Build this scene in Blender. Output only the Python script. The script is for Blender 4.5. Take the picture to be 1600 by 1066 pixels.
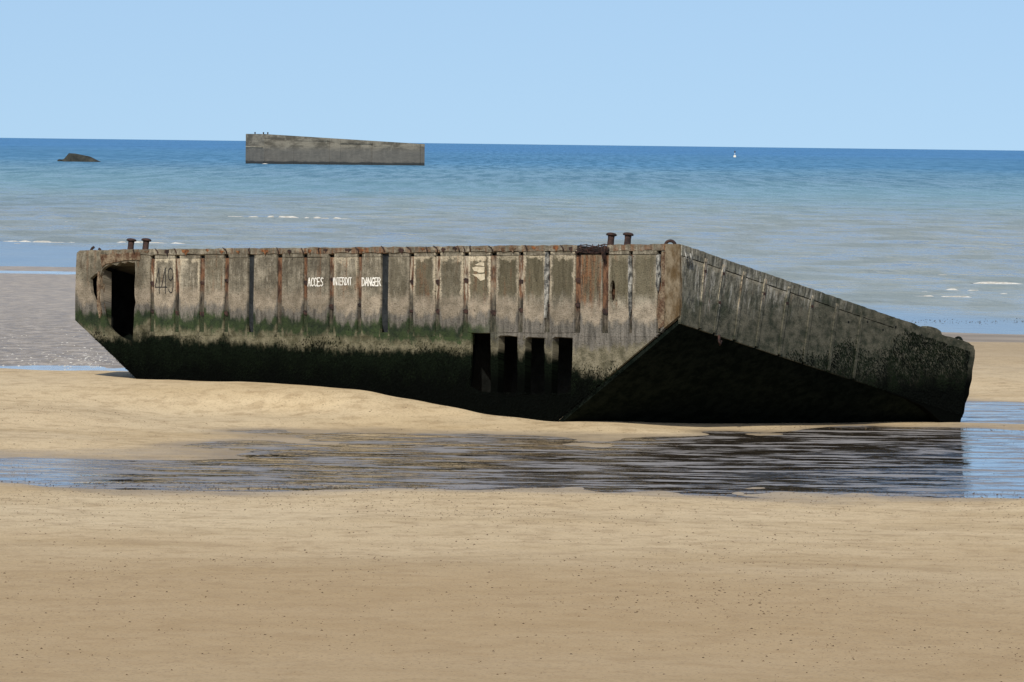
import bpy, math, random
import numpy as np
from mathutils import Matrix, Vector
from mathutils.geometry import tessellate_polygon

random.seed(7)
rng = np.random.default_rng(11)
S = bpy.context.scene
C = S.collection
for o in list(bpy.data.objects):
    bpy.data.objects.remove(o)

# ------------------------------------------------------------------ camera
CAM_H = 4.3
cam_d = bpy.data.cameras.new('camera')
cam_d.sensor_width = 36.0
cam_d.lens = 213.75
cam_d.clip_start = 1.0
cam_d.clip_end = 90000.0
cam = bpy.data.objects.new('camera', cam_d)
C.objects.link(cam)
cam.matrix_world = (Matrix.Translation((0, 0, CAM_H)) @
                    Matrix.Rotation(math.radians(90) - math.atan(308 / 9500), 4, 'X') @
                    Matrix.Rotation(math.atan(20 / 1600), 4, 'Z'))
S.camera = cam

# ------------------------------------------------------------------ sky, sun, exposure
SUN_EL, SUN_AZ = math.radians(42), math.radians(194)     # azimuth clockwise from +Y
world = bpy.data.worlds.new('World')
S.world = world
world.use_nodes = True
wn = world.node_tree
wn.nodes.clear()
w_out = wn.nodes.new('ShaderNodeOutputWorld')
w_bg = wn.nodes.new('ShaderNodeBackground')
w_sky = wn.nodes.new('ShaderNodeTexSky')
w_sky.sky_type = 'NISHITA'
w_sky.sun_disc = False
w_sky.sun_elevation = SUN_EL
w_sky.sun_rotation = SUN_AZ
w_sky.altitude = 0
w_sky.air_density = 1.0
w_sky.dust_density = 1.4
w_sky.ozone_density = 3.0
w_bg.inputs['Strength'].default_value = 0.138
# the whole dome is taken a little higher up, clear of the murk of the horizon
w_tc = wn.nodes.new('ShaderNodeTexCoord')
w_up = wn.nodes.new('ShaderNodeVectorMath'); w_up.operation = 'ADD'; w_up.inputs[1].default_value = (0, 0, 0.135)
w_no = wn.nodes.new('ShaderNodeVectorMath'); w_no.operation = 'NORMALIZE'
wn.links.new(w_tc.outputs['Generated'], w_up.inputs[0])
wn.links.new(w_up.outputs[0], w_no.inputs[0])
wn.links.new(w_no.outputs[0], w_sky.inputs['Vector'])
wn.links.new(w_sky.outputs[0], w_bg.inputs[0])
wn.links.new(w_bg.outputs[0], w_out.inputs[0])

sun_d = bpy.data.lights.new('sun', 'SUN')
sun_d.energy = 4.1
sun_d.angle = math.radians(0.53)
sun_d.color = (1.0, 0.95, 0.87)
sun = bpy.data.objects.new('sun', sun_d)
C.objects.link(sun)
to_sun = Vector((math.sin(SUN_AZ) * math.cos(SUN_EL), math.cos(SUN_AZ) * math.cos(SUN_EL), math.sin(SUN_EL)))
sun.rotation_euler = to_sun.to_track_quat('Z', 'Y').to_euler()
sun.location = (-40, -60, 90)

S.view_settings.view_transform = 'Standard'
S.view_settings.look = 'None'
S.view_settings.exposure = 0.0
S.view_settings.gamma = 1.0
S.view_settings.use_curve_mapping = False
S.render.engine = 'CYCLES'

# ------------------------------------------------------------------ noise for geometry
def _hash(ix, iy, seed):
    n = (ix.astype(np.int64) * 374761393 + iy.astype(np.int64) * 668265263 + seed * 1442695041) & 0x7fffffff
    n = ((n ^ (n >> 13)) * 1274126177) & 0x7fffffff
    return ((n ^ (n >> 16)) & 0xffff) / 65535.0

def vnoise(x, y, seed=0):
    x = np.asarray(x, float); y = np.asarray(y, float)
    ix = np.floor(x); iy = np.floor(y)
    fx = x - ix; fy = y - iy
    fx = fx * fx * (3 - 2 * fx); fy = fy * fy * (3 - 2 * fy)
    a = _hash(ix, iy, seed); b = _hash(ix + 1, iy, seed)
    c = _hash(ix, iy + 1, seed); d = _hash(ix + 1, iy + 1, seed)
    return (a + (b - a) * fx) * (1 - fy) + (c + (d - c) * fx) * fy

def fbm(x, y, octs=4, seed=0):
    s = 0; a = 0.5; t = 0
    for i in range(octs):
        s = s + a * vnoise(x * 2 ** i, y * 2 ** i, seed + i * 17); t += a; a *= 0.5
    return s / t - 0.5            # -0.5 .. 0.5

# ------------------------------------------------------------------ object helpers
def link_mesh(name, verts, faces, mat=None, parent=None, uvs=None, puv=None, smooth=False, color=None, kind=None):
    me = bpy.data.meshes.new(name)
    me.from_pydata([tuple(v) for v in verts], [], faces)
    me.update()
    if mat: me.materials.append(mat)
    for nm, data in (('hull_uv', uvs), ('piece_uv', puv)):
        if data is not None:
            lay = me.uv_layers.new(name=nm)
            for l in me.loops:
                lay.data[l.index].uv = data[l.vertex_index]
    if smooth:
        me.polygons.foreach_set('use_smooth', [True] * len(me.polygons))
    o = bpy.data.objects.new(name, me)
    C.objects.link(o)
    if parent: o.parent = parent
    if color: o.color = color
    if kind: o['kind'] = kind
    return o

def grid_mesh(name, xs, ys, Z, mat, smooth=True, kind='structure'):
    ny, nx = Z.shape
    X, Y = (xs, ys) if xs.ndim == 2 else np.meshgrid(xs, ys)
    co = np.stack([X, Y, Z], -1).reshape(-1, 3)
    i = np.arange(ny * nx).reshape(ny, nx)
    q = np.stack([i[:-1, :-1], i[:-1, 1:], i[1:, 1:], i[1:, :-1]], -1).reshape(-1, 4)
    me = bpy.data.meshes.new(name)
    me.vertices.add(len(co)); me.vertices.foreach_set('co', co.ravel())
    me.loops.add(q.size); me.loops.foreach_set('vertex_index', q.ravel().astype(np.int32))
    me.polygons.add(len(q))
    me.polygons.foreach_set('loop_start', np.arange(0, q.size, 4, dtype=np.int32))
    me.polygons.foreach_set('use_smooth', np.full(len(q), smooth))
    me.update(); me.validate()
    me.materials.append(mat)
    o = bpy.data.objects.new(name, me)
    C.objects.link(o)
    if kind: o['kind'] = kind
    return o

def thing(name, label, cat, loc, group=None):
    o = bpy.data.objects.new(name, None)
    C.objects.link(o)
    o.location = loc
    o['label'] = label; o['category'] = cat
    if group: o['group'] = group
    return o

# ------------------------------------------------------------------ node helpers
class NT:
    def __init__(s, name):
        s.m = bpy.data.materials.new(name); s.m.use_nodes = True
        s.t = s.m.node_tree; s.t.nodes.clear()
        s.out = s.n('ShaderNodeOutputMaterial')
        s.b = s.n('ShaderNodeBsdfPrincipled')
        s.l(s.b.outputs[0], s.out.inputs['Surface'])
    def n(s, t, **kw):
        o = s.t.nodes.new(t)
        for k, v in kw.items(): setattr(o, k, v)
        return o
    def l(s, a, b): s.t.links.new(a, b)
    def set(s, sock, v):
        if isinstance(v, bpy.types.NodeSocket): s.l(v, sock)
        else: sock.default_value = v
    def math(s, op, a, b=0.0, clamp=False):
        o = s.n('ShaderNodeMath', operation=op); o.use_clamp = clamp
        s.set(o.inputs[0], a); s.set(o.inputs[1], b)
        return o.outputs[0]
    def mix(s, f, a, b, blend='MIX'):
        o = s.n('ShaderNodeMix', data_type='RGBA', blend_type=blend)
        s.set(o.inputs[0], f)
        s.set(o.inputs[6], a if isinstance(a, bpy.types.NodeSocket) else (*a, 1))
        s.set(o.inputs[7], b if isinstance(b, bpy.types.NodeSocket) else (*b, 1))
        return o.outputs[2]
    def smooth(s, v, lo, hi, a=0.0, b=1.0):
        o = s.n('ShaderNodeMapRange', interpolation_type='SMOOTHSTEP')
        s.set(o.inputs[0], v); s.set(o.inputs[1], lo); s.set(o.inputs[2], hi); s.set(o.inputs[3], a); s.set(o.inputs[4], b)
        return o.outputs[0]
    def noise(s, vec, scale=(1, 1, 1), detail=4, rough=0.55, loc=(0, 0, 0), sc=1.0):
        mp = s.n('ShaderNodeMapping'); mp.inputs['Scale'].default_value = scale; mp.inputs['Location'].default_value = loc
        s.l(vec, mp.inputs['Vector'])
        o = s.n('ShaderNodeTexNoise'); o.inputs['Scale'].default_value = sc
        o.inputs['Detail'].default_value = detail; o.inputs['Roughness'].default_value = rough
        s.l(mp.outputs[0], o.inputs['Vector'])
        return o.outputs['Fac']
    def bump(s, h, strength=0.5, dist=0.02):
        o = s.n('ShaderNodeBump'); o.inputs['Strength'].default_value = strength; o.inputs['Distance'].default_value = dist
        s.l(h, o.inputs['Height']); s.l(o.outputs[0], s.b.inputs['Normal'])
        return o
    def pos(s): return s.n('ShaderNodeNewGeometry').outputs['Position']
    def xyz(s, v):
        o = s.n('ShaderNodeSeparateXYZ'); s.l(v, o.inputs[0]); return o.outputs
    def uv(s, name):
        o = s.n('ShaderNodeUVMap'); o.uv_map = name; return o.outputs[0]

# ------------------------------------------------------------------ materials
def mat_concrete(name='weathered_concrete', end=False):
    k = NT(name)
    huv = k.uv('hull_uv'); puv = k.uv('piece_uv')
    P = k.pos(); px, py, pz = k.xyz(P)
    u, v, _ = k.xyz(huv); a, b, _ = k.xyz(puv)
    col = k.n('ShaderNodeObjectInfo').outputs['Color']
    cr, cg, cb = [k.n('ShaderNodeSeparateColor') for _ in range(1)][0], None, None
    k.l(col, cr.inputs[0]); rustA, paleA, oliveA = cr.outputs[0], cr.outputs[1], cr.outputs[2]
    big = k.noise(huv, (1.1, 1.4, 1), 3, loc=(3, 1, 0))
    med = k.noise(huv, (5, 6, 1), 5, 0.65, loc=(1, 7, 0))
    fine = k.noise(huv, (42, 42, 1), 4, 0.7)
    streak = k.noise(huv, (13, 1.7, 1), 5, 0.68, loc=(0, 4, 0))
    streak2 = k.noise(huv, (20, 3.4, 1), 5, 0.7, loc=(9, 2, 0))
    if end:
        base = k.mix(k.smooth(med, 0.3, 0.7), (0.118, 0.112, 0.082), (0.225, 0.213, 0.16))
        base = k.mix(k.smooth(streak, 0.50, 0.62, 0, 0.8), base, (0.45, 0.43, 0.365))
        base = k.mix(k.smooth(streak2, 0.48, 0.58, 0, 0.85), base, (0.045, 0.046, 0.037))
    else:
        base = k.mix(k.smooth(med, 0.3, 0.7), (0.15, 0.133, 0.096), (0.33, 0.293, 0.215))
        base = k.mix(k.smooth(k.noise(huv, (2.2, 2.6, 1), 5, 0.7, loc=(31, 2, 0)), 0.40, 0.62, 0, 0.85), base, (0.085, 0.073, 0.05))
        base = k.mix(k.smooth(streak, 0.46, 0.62, 0, 0.75), base, (0.10, 0.086, 0.06))
        base = k.mix(k.smooth(streak2, 0.54, 0.68, 0, 0.65), base, (0.40, 0.36, 0.275))
    # distance from the piece's own edge, wobbled
    du = k.math('SUBTRACT', 0.5, k.math('ABSOLUTE', k.math('SUBTRACT', a, 0.5)))
    wob = k.math('MULTIPLY', k.math('SUBTRACT', med, 0.5), 0.42)
    du2 = k.math('ADD', du, wob)
    # dark olive lichen film in the middle of the upper field
    oc = k.math('MULTIPLY', k.smooth(du2, 0.05, 0.16), k.smooth(k.math('ADD', b, k.math('MULTIPLY', k.math('SUBTRACT', streak, 0.5), 0.30)), 0.40, 0.55))
    oc = k.math('MULTIPLY', oc, oliveA)
    base = k.mix(k.math('MULTIPLY', oc, 0.9), base, k.mix(k.smooth(streak, 0.35, 0.65), (0.07, 0.06, 0.034), (0.125, 0.108, 0.066)))
    # pale lime crust at the edges and under the top
    ed = k.math('MAXIMUM', k.smooth(du2, 0.12, 0.02), k.math('MULTIPLY', k.smooth(k.math('ADD', b, wob), 0.93, 0.99), 1.0))
    ed = k.math('MULTIPLY', k.math('MULTIPLY', ed, paleA), k.smooth(k.math('ADD', b, wob), 0.30, 0.5))
    base = k.mix(k.math('MULTIPLY', ed, k.smooth(fine, 0.3, 0.6, 0.45, 0.95)), base, (0.50, 0.43, 0.30))
    # rust runs
    rs = k.noise(huv, (11, 0.75, 1), 4, 0.6, loc=(21, 3, 0))
    rm = k.smooth(k.math('ADD', k.math('ADD', k.math('MULTIPLY', rs, 0.7), k.math('MULTIPLY', med, 0.3)), k.math('MULTIPLY', rustA, 0.30)), 0.58, 0.78)
    rm = k.math('MULTIPLY', rm, k.smooth(k.math('ADD', pz, k.math('MULTIPLY', med, 0.5)), 1.75, 2.15))
    rm = k.math('MULTIPLY', rm, k.smooth(rustA, 0.0, 0.12))
    base = k.mix(k.math('MULTIPLY', rm, 0.9), base, k.mix(k.smooth(k.math('ADD', k.math('MULTIPLY', streak, 0.7), k.math('MULTIPLY', fine, 0.3)), 0.40, 0.60), (0.05, 0.027, 0.015), (0.20, 0.09, 0.038)))
    # tide marks, by true height
    jag = k.math('ADD', k.math('SUBTRACT', k.math('MULTIPLY', k.math('SUBTRACT', k.noise(huv, (7, 3.2, 1), 5, 0.7, loc=(5, 5, 0)), 0.5), 0.42), k.smooth(du, 0.16, 0.0, 0, 0.10)),
                 k.math('MULTIPLY', k.math('SUBTRACT', big, 0.5), 0.30))
    z = k.math('ADD', pz, jag)
    if end:
        z = k.math('SUBTRACT', z, 0.32)
        base = k.mix(k.math('MULTIPLY', k.smooth(z, 1.95, 1.45), k.smooth(k.noise(huv, (3.1, 2.2, 1), 4, 0.6, loc=(8, 3, 0)), 0.43, 0.58)), base, (0.016, 0.026, 0.012))
        wall = k.mix(k.smooth(z, 1.75, 1.3), base, k.mix(k.smooth(med, 0.32, 0.66), (0.030, 0.034, 0.021), (0.125, 0.115, 0.08)))
        wall = k.mix(k.math('MULTIPLY', k.smooth(z, 1.3, 0.9, 0, 0.8), k.smooth(fine, 0.46, 0.62)), wall, (0.013, 0.022, 0.010))
        algae = k.smooth(z, 0.75, 0.2)
    else:
        tan = k.mix(k.smooth(med, 0.3, 0.7), (0.185, 0.154, 0.108), (0.335, 0.28, 0.205))
        wall = k.mix(k.smooth(z, 1.98, 1.80, 0, 0.85), base, tan)
        grey = k.mix(k.smooth(streak, 0.35, 0.6), (0.058, 0.055, 0.046), (0.15, 0.138, 0.115))
        wall = k.mix(k.smooth(z, 1.68, 1.56, 0, 0.92), wall, grey)
        leftish = k.smooth(u, -4.3, -3.4, 1, 0)
        gz = k.math('MULTIPLY', leftish, k.smooth(z, 1.53, 1.40))
        wall = k.mix(k.math('MULTIPLY', gz, 0.95), wall, k.mix(k.smooth(med, 0.35, 0.65), (0.008, 0.018, 0.006), (0.028, 0.046, 0.013)))
        pale = k.mix(k.smooth(med, 0.35, 0.65), (0.075, 0.068, 0.036), (0.21, 0.185, 0.12))
        wall = k.mix(k.smooth(k.math('ADD', z, k.math('MULTIPLY', k.math('SUBTRACT', med, 0.5), 0.3)), 1.30, 1.17, 0, 0.85), wall, pale)
        algae = k.smooth(k.math('ADD', z, k.smooth(u, -3.0, -1.6, 0, 0.28)), 1.15, 0.98)
    dark = k.mix(k.smooth(fine, 0.35, 0.65), (0.0025, 0.0038, 0.0026), (0.007, 0.011, 0.006))
    dark = k.mix(k.smooth(k.math('ADD', pz, k.math('MULTIPLY', k.math('SUBTRACT', big, 0.5), 0.35)), 0.95, 0.62), dark, (0.0022, 0.0028, 0.0022))
    wall = k.mix(algae, wall, dark)
    wall = k.mix(k.smooth(fine, 0.32, 0.52, 0.6, 0), wall, (0.16, 0.15, 0.13), 'MULTIPLY')
    wall = k.mix(k.smooth(k.noise(huv, (24, 20, 1), 2, 0.5, loc=(3, 13, 0)), 0.66, 0.74, 0, 0.8), wall, (0.12, 0.10, 0.08), 'MULTIPLY')
    oi = [n_ for n_ in k.t.nodes if n_.type == 'OBJECT_INFO'][0]
    al = k.n('ShaderNodeCombineColor'); [k.l(oi.outputs['Alpha'], al.inputs[i_]) for i_ in range(3)]
    wall = k.mix(1.0, wall, al.outputs[0], 'MULTIPLY')
    k.l(wall, k.b.inputs['Base Color'])
    k.b.inputs['Roughness'].default_value = 0.88
    k.l(k.math('SUBTRACT', 0.2, k.math('MULTIPLY', algae, 0.19)), k.b.inputs['Specular IOR Level'])
    hgt = k.math('ADD', k.math('MULTIPLY', fine, 0.5), med)
    k.bump(hgt, 0.8, 0.03)
    return k.m

def mat_simple(name, c1, c2, scale=8, rough=0.8, spec=0.3, bump=0.02, metal=0, stretch=(1, 1, 1)):
    k = NT(name)
    co = k.n('ShaderNodeTexCoord').outputs['Object']
    n1 = k.noise(co, stretch, 5, 0.65, sc=scale)
    n2 = k.noise(co, stretch, 3, 0.6, loc=(4, 2, 9), sc=scale * 4)
    c = k.mix(k.smooth(n1, 0.36, 0.64), c1, c2)
    c = k.mix(k.smooth(n2, 0.3, 0.5, 0.45, 0), c, tuple(x * 0.45 for x in c1))
    k.l(c, k.b.inputs['Base Color'])
    k.b.inputs['Roughness'].default_value = rough
    k.b.inputs['Specular IOR Level'].default_value = spec
    k.b.inputs['Metallic'].default_value = metal
    if bump: k.bump(k.math('ADD', n1, n2), 0.7, bump)
    return k.m

def mat_rib():
    """narrow joint piers: rust above, grey and green below, by true height"""
    k = NT('rusted_joint')
    huv = k.uv('hull_uv'); pz = k.xyz(k.pos())[2]
    sep = k.n('ShaderNodeSeparateColor'); k.l(k.n('ShaderNodeObjectInfo').outputs['Color'], sep.inputs[0])
    med = k.noise(huv, (14, 4, 1), 5, 0.65); fine = k.noise(huv, (50, 30, 1), 4, 0.7)
    blot = k.noise(huv, (3, 3.2, 1), 3, 0.6, loc=(2, 8, 0))
    grey = k.mix(k.smooth(med, 0.35, 0.65), (0.10, 0.085, 0.06), (0.26, 0.22, 0.155))
    rust = k.mix(k.smooth(med, 0.35, 0.66), (0.04, 0.02, 0.013), (0.195, 0.10, 0.052))
    c = k.mix(k.smooth(k.math('ADD', blot, k.math('MULTIPLY', sep.outputs[0], 0.5)), 0.55, 0.80), grey, rust)
    c = k.mix(k.smooth(k.math('ADD', k.noise(huv, (22, 3, 1), 4, 0.6, loc=(7, 7, 0)), k.math('MULTIPLY', sep.outputs[1], 0.4)), 0.70, 0.86, 0, 0.9), c, (0.40, 0.35, 0.255))
    z = k.math('ADD', pz, k.math('MULTIPLY', k.math('SUBTRACT', blot, 0.5), 0.7))
    c = k.mix(k.smooth(z, 1.98, 1.72, 0, 0.9), c, k.mix(k.smooth(med, 0.4, 0.65), (0.022, 0.021, 0.016), (0.11, 0.097, 0.072)))
    c = k.mix(k.math('MULTIPLY', k.smooth(z, 1.62, 1.42, 0, 0.9), sep.outputs[2]), c, k.mix(k.smooth(fine, 0.35, 0.65), (0.012, 0.02, 0.008), (0.035, 0.05, 0.02)))
    k.l(c, k.b.inputs['Base Color']); k.b.inputs['Roughness'].default_value = 0.9
    k.b.inputs['Specular IOR Level'].default_value = 0.2
    k.bump(k.math('ADD', med, fine), 0.9, 0.03)
    return k.m

M_WALL = mat_concrete()
M_END = mat_concrete('grey_end_concrete', end=True)
M_RIB = mat_rib()
M_DARK_JOINT = mat_simple('black_joint', (0.010, 0.012, 0.013), (0.022, 0.025, 0.026), 6, 0.8, 0.2)
M_FLAKE = mat_simple('flaking_pale_strip', (0.035, 0.036, 0.032), (0.36, 0.345, 0.295), 15, 0.8, 0.3, 0.03, stretch=(1, 1, 0.7))
M_RUST = mat_simple('rusted_iron', (0.020, 0.012, 0.010), (0.055, 0.028, 0.020), 14, 0.85, 0.3, 0.01)
M_REBAR = mat_simple('black_rusted_bar', (0.012, 0.008, 0.007), (0.05, 0.024, 0.016), 16, 0.85, 0.3, 0.01)
M_POST = mat_simple('rust_stained_concrete', (0.085, 0.055, 0.024), (0.19, 0.152, 0.098), 5, 0.88, 0.2, 0.03, stretch=(1, 1, 0.6))
M_JAMB = mat_simple('crusted_rust_jamb', (0.075, 0.038, 0.02), (0.215, 0.165, 0.105), 7, 0.9, 0.2, 0.05)
M_RUSTY = mat_simple('bright_rust', (0.06, 0.028, 0.014), (0.24, 0.10, 0.038), 12, 0.9, 0.2, 0.02)
M_IN = mat_simple('shaded_interior', (0.006, 0.007, 0.006), (0.014, 0.015, 0.013), 3, 0.9, 0.1)  # near-black: shade inside hull, recess and holes is put into the colour
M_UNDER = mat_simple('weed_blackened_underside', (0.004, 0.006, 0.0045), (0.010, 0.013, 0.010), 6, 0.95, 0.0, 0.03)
M_WHITE = mat_simple('white_paint', (0.55, 0.52, 0.44), (0.82, 0.80, 0.72), 18, 0.7, 0.3, 0)
M_BLACK = mat_simple('black_paint', (0.012, 0.012, 0.011), (0.025, 0.024, 0.022), 20, 0.7, 0.3, 0)
M_PATCH = mat_simple('pale_patch', (0.42, 0.36, 0.25), (0.55, 0.48, 0.34), 20, 0.85, 0.2, 0)
def mat_weed():
    k = NT('dark_seaweed')
    P_ = k.pos(); z = k.xyz(P_)[2]
    n1 = k.noise(P_, (3, 3, 3), 4, 0.65); n2 = k.noise(P_, (22, 22, 22), 3, 0.6)
    c = k.mix(k.smooth(n1, 0.38, 0.62), (0.0026, 0.0038, 0.0024), (0.0065, 0.0105, 0.005))
    c = k.mix(k.smooth(n2, 0.55, 0.75, 0, 0.6), c, (0.014, 0.021, 0.009))
    c = k.mix(k.smooth(k.math('ADD', z, k.math('MULTIPLY', k.math('SUBTRACT', n1, 0.5), 0.4)), 0.75, 0.45), c, (0.0022, 0.003, 0.0022))
    k.l(c, k.b.inputs['Base Color']); k.b.inputs['Roughness'].default_value = 0.85; k.b.inputs['Specular IOR Level'].default_value = 0.04
    return k.m
M_WEED = mat_weed()
M_FOAM = mat_simple('sea_foam', (0.42, 0.39, 0.31), (0.72, 0.69, 0.60), 3, 0.9, 0.2, 0.05)
M_CAST = mat_simple('worm_cast_sand', (0.05, 0.032, 0.016), (0.12, 0.078, 0.04), 3, 0.9, 0.2, 0)

def mat_sand():
    k = NT('beach_sand')
    P = k.pos(); x, y, z = k.xyz(P)
    big = k.noise(P, (0.13, 0.10, 0.1), 4, 0.55)
    band = k.noise(P, (0.22, 0.55, 0.2), 5, 0.6, loc=(3, 9, 0))
    fine = k.noise(P, (2.2, 1.5, 2), 5, 0.7)
    grain = k.noise(P, (30, 16, 20), 3, 0.7)
    dry = k.mix(k.smooth(band, 0.35, 0.65), (0.45, 0.328, 0.17), (0.56, 0.425, 0.243))
    dry = k.mix(k.smooth(big, 0.35, 0.68, 0, 0.6), dry, (0.60, 0.48, 0.295))
    dry = k.mix(k.smooth(fine, 0.5, 0.75, 0, 0.35), dry, (0.26, 0.17, 0.085))
    rip = k.noise(P, (3.2, 2.6, 3), 4, 0.6, loc=(6, 2, 0))
    rip2 = k.noise(P, (0.9, 0.8, 1), 4, 0.65, loc=(16, 2, 0))
    dry = k.mix(k.smooth(rip, 0.50, 0.64, 0, 0.34), dry, (0.25, 0.16, 0.072))
    dry = k.mix(k.smooth(rip, 0.46, 0.34, 0, 0.28), dry, (0.60, 0.465, 0.27))
    dry = k.mix(k.smooth(rip2, 0.52, 0.70, 0, 0.30), dry, (0.25, 0.165, 0.08))
    # the sand is darker and browner towards the viewer
    near_brown = k.math('MULTIPLY', k.smooth(k.math('ADD', y, k.math('MULTIPLY', big, 14)), 80, 58), k.smooth(fine, 0.2, 0.7, 1.0, 0.75))
    dry = k.mix(k.math('MULTIPLY', near_brown, 0.85), dry, (0.34, 0.232, 0.112))
    wet = k.mix(k.smooth(band, 0.38, 0.62), (0.26, 0.20, 0.125), (0.36, 0.285, 0.185))
    mud = k.mix(k.smooth(fine, 0.35, 0.65), (0.29, 0.245, 0.19), (0.44, 0.385, 0.31))
    zz = k.math('ADD', z, k.math('MULTIPLY', k.math('SUBTRACT', fine, 0.5), 0.03))
    wetf = k.smooth(zz, 0.022, -0.006)
    dry = k.mix(k.smooth(y, 108, 124, 0, 0.6), dry, (0.36, 0.275, 0.165))
    c = k.mix(wetf, dry, wet)
    flat_ = k.math('MULTIPLY', k.smooth(y, 104, 112), k.smooth(x, 2, -1))
    speck = k.noise(P, (2.6, 1.1, 1), 5, 0.7, loc=(2, 12, 0))
    mud = k.mix(k.math('MULTIPLY', k.smooth(speck, 0.42, 0.6), k.smooth(y, 170, 125, 0.15, 0.7)), mud, (0.19, 0.158, 0.115))
    c = k.mix(flat_, c, mud)
    c = k.mix(k.smooth(grain, 0.30, 0.50, 0.42, 0), c, (0.12, 0.078, 0.04))
    k.l(c, k.b.inputs['Base Color'])
    k.l(k.math('ADD', k.smooth(zz, 0.02, -0.006, 0.85, 0.48), k.math('MULTIPLY', flat_, k.smooth(fine, 0.35, 0.65, -0.05, 0.2))), k.b.inputs['Roughness'])
    k.l(k.math('SUBTRACT', 0.25, k.math('MULTIPLY', flat_, 0.04)), k.b.inputs['Specular IOR Level'])
    k.bump(k.math('ADD', k.math('MULTIPLY', grain, 0.25), k.math('ADD', fine, rip)), 0.36, 0.025)
    return k.m
M_SAND = mat_sand()

def mat_pool(name, sx, sy, strength, dist, body, film, rough=0.5):
    k = NT(name)
    P = k.pos()
    n1 = k.noise(P, (sx, sy, 1), 5, 0.62)
    n1.node.inputs['Distortion'].default_value = 0.7
    n2 = k.noise(P, (sx * 0.25, sy * 0.3, 1), 3, 0.5, loc=(7, 3, 0))
    n3 = k.noise(P, (sx * 0.95, sy * 1.7, 1), 6, 0.68, loc=(3, 11, 0))
    rf = k.smooth(n3, 0.48, 0.58)
    k.l(k.mix(rf, body, film), k.b.inputs['Base Color'])
    k.l(k.math('ADD', 0.03, k.math('MULTIPLY', rf, rough)), k.b.inputs['Roughness'])
    k.b.inputs['IOR'].default_value = 1.33
    b = k.bump(n1, strength, dist)
    k.l(k.smooth(n2, 0.35, 0.62, 0.3 * strength, strength), b.inputs['Strength'])
    return k.m
M_POOL = mat_pool('shallow_pool_water', 0.75, 1.1, 1.0, 0.055, (0.055, 0.042, 0.028), (0.25, 0.23, 0.205))
M_FILM = mat_pool('mudflat_water', 0.8, 1.6, 0.4, 0.02, (0.26, 0.23, 0.19), (0.34, 0.31, 0.27), 0.2)

def mat_sea():
    k = NT('sea_water')
    P = k.pos(); x, y, z = k.xyz(P)
    w1 = k.noise(P, (0.02, 0.012, 1), 4, 0.6)
    w2 = k.noise(P, (0.30, 0.16, 1), 4, 0.6, loc=(2, 5, 0))
    w3 = k.noise(P, (0.9, 0.35, 1), 4, 0.65, loc=(8, 5, 0))
    nearr = k.noise(P, (0.28, 0.085, 1), 5, 0.62, loc=(5, 1, 0))        # ruffled and slick water, also used to tone the colour
    farr = k.noise(P, (0.42, 0.016, 1), 7, 0.74, loc=(1, 6, 0))
    broad = k.noise(P, (0.012, 0.002, 1), 4, 0.6, loc=(4, 4, 0))
    d = k.math('MULTIPLY', y, k.math('ADD', 0.80, k.math('MULTIPLY', w1, 0.40)))
    c = k.mix(k.smooth(d, 300, 620), (0.41, 0.41, 0.31), (0.23, 0.385, 0.39))
    c = k.mix(k.smooth(d, 480, 1500), c, (0.095, 0.265, 0.43))
    c = k.mix(k.smooth(d, 1500, 4200), c, (0.085, 0.26, 0.50))
    isfar = k.smooth(d, 380, 800)
    tex = k.mix(isfar, k.mix(k.smooth(nearr, 0.38, 0.62), (0, 0, 0), (1, 1, 1)), k.mix(k.smooth(farr, 0.40, 0.60), (0, 0, 0), (1, 1, 1)))
    tv = k.xyz(tex)[0]
    c = k.mix(k.math('MULTIPLY', k.math('SUBTRACT', 1.0, tv), k.smooth(d, 400, 1200, 0.42, 0.62)), c, (0.035, 0.11, 0.18))  # dark side of the waves painted into the water colour
    c = k.mix(k.smooth(broad, 0.42, 0.66, 0.0, 0.22), c, (0.02, 0.09, 0.18))  # broad darker streaks in the water colour
    b = k.bump(k.math('ADD', w2, k.math('MULTIPLY', w3, 0.35)), 0.9, 0.8)
    df = k.n('ShaderNodeBsdfDiffuse'); gl = k.n('ShaderNodeBsdfGlossy'); gl.inputs['Roughness'].default_value = 0.15
    k.l(c, df.inputs['Color']); k.l(b.outputs[0], df.inputs['Normal']); k.l(b.outputs[0], gl.inputs['Normal'])
    lw = k.n('ShaderNodeLayerWeight'); lw.inputs['Blend'].default_value = 0.35; k.l(b.outputs[0], lw.inputs['Normal'])
    mx = k.n('ShaderNodeMixShader')
    ruf = k.math('MULTIPLY', k.smooth(d, 200, 1500, 0.95, 0.34), k.math('ADD', 0.22, k.math('MULTIPLY', tv, 0.78)))
    # the last thin sheet of water on the sand lies almost still
    sh = k.smooth(k.math('ADD', y, k.math('MULTIPLY', x, 2.9)), 207, 192)
    ruf = k.math('ADD', k.math('MULTIPLY', ruf, k.math('SUBTRACT', 1.0, sh)), k.math('MULTIPLY', sh, 0.98))
    k.l(k.math('SUBTRACT', 0.9, k.math('MULTIPLY', sh, 0.8)), b.inputs['Strength'])
    k.l(k.math('MULTIPLY', lw.outputs['Fresnel'], ruf), mx.inputs[0])
    k.l(df.outputs[0], mx.inputs[1]); k.l(gl.outputs[0], mx.inputs[2]); k.l(mx.outputs[0], k.out.inputs['Surface'])
    return k.m
M_SEA = mat_sea()

# ------------------------------------------------------------------ beach
def shore_s(x, y):
    """metres seaward of the waterline"""
    xc = np.clip(x, -30, 25)
    return y - (165 - 2.9 * xc)

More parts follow.
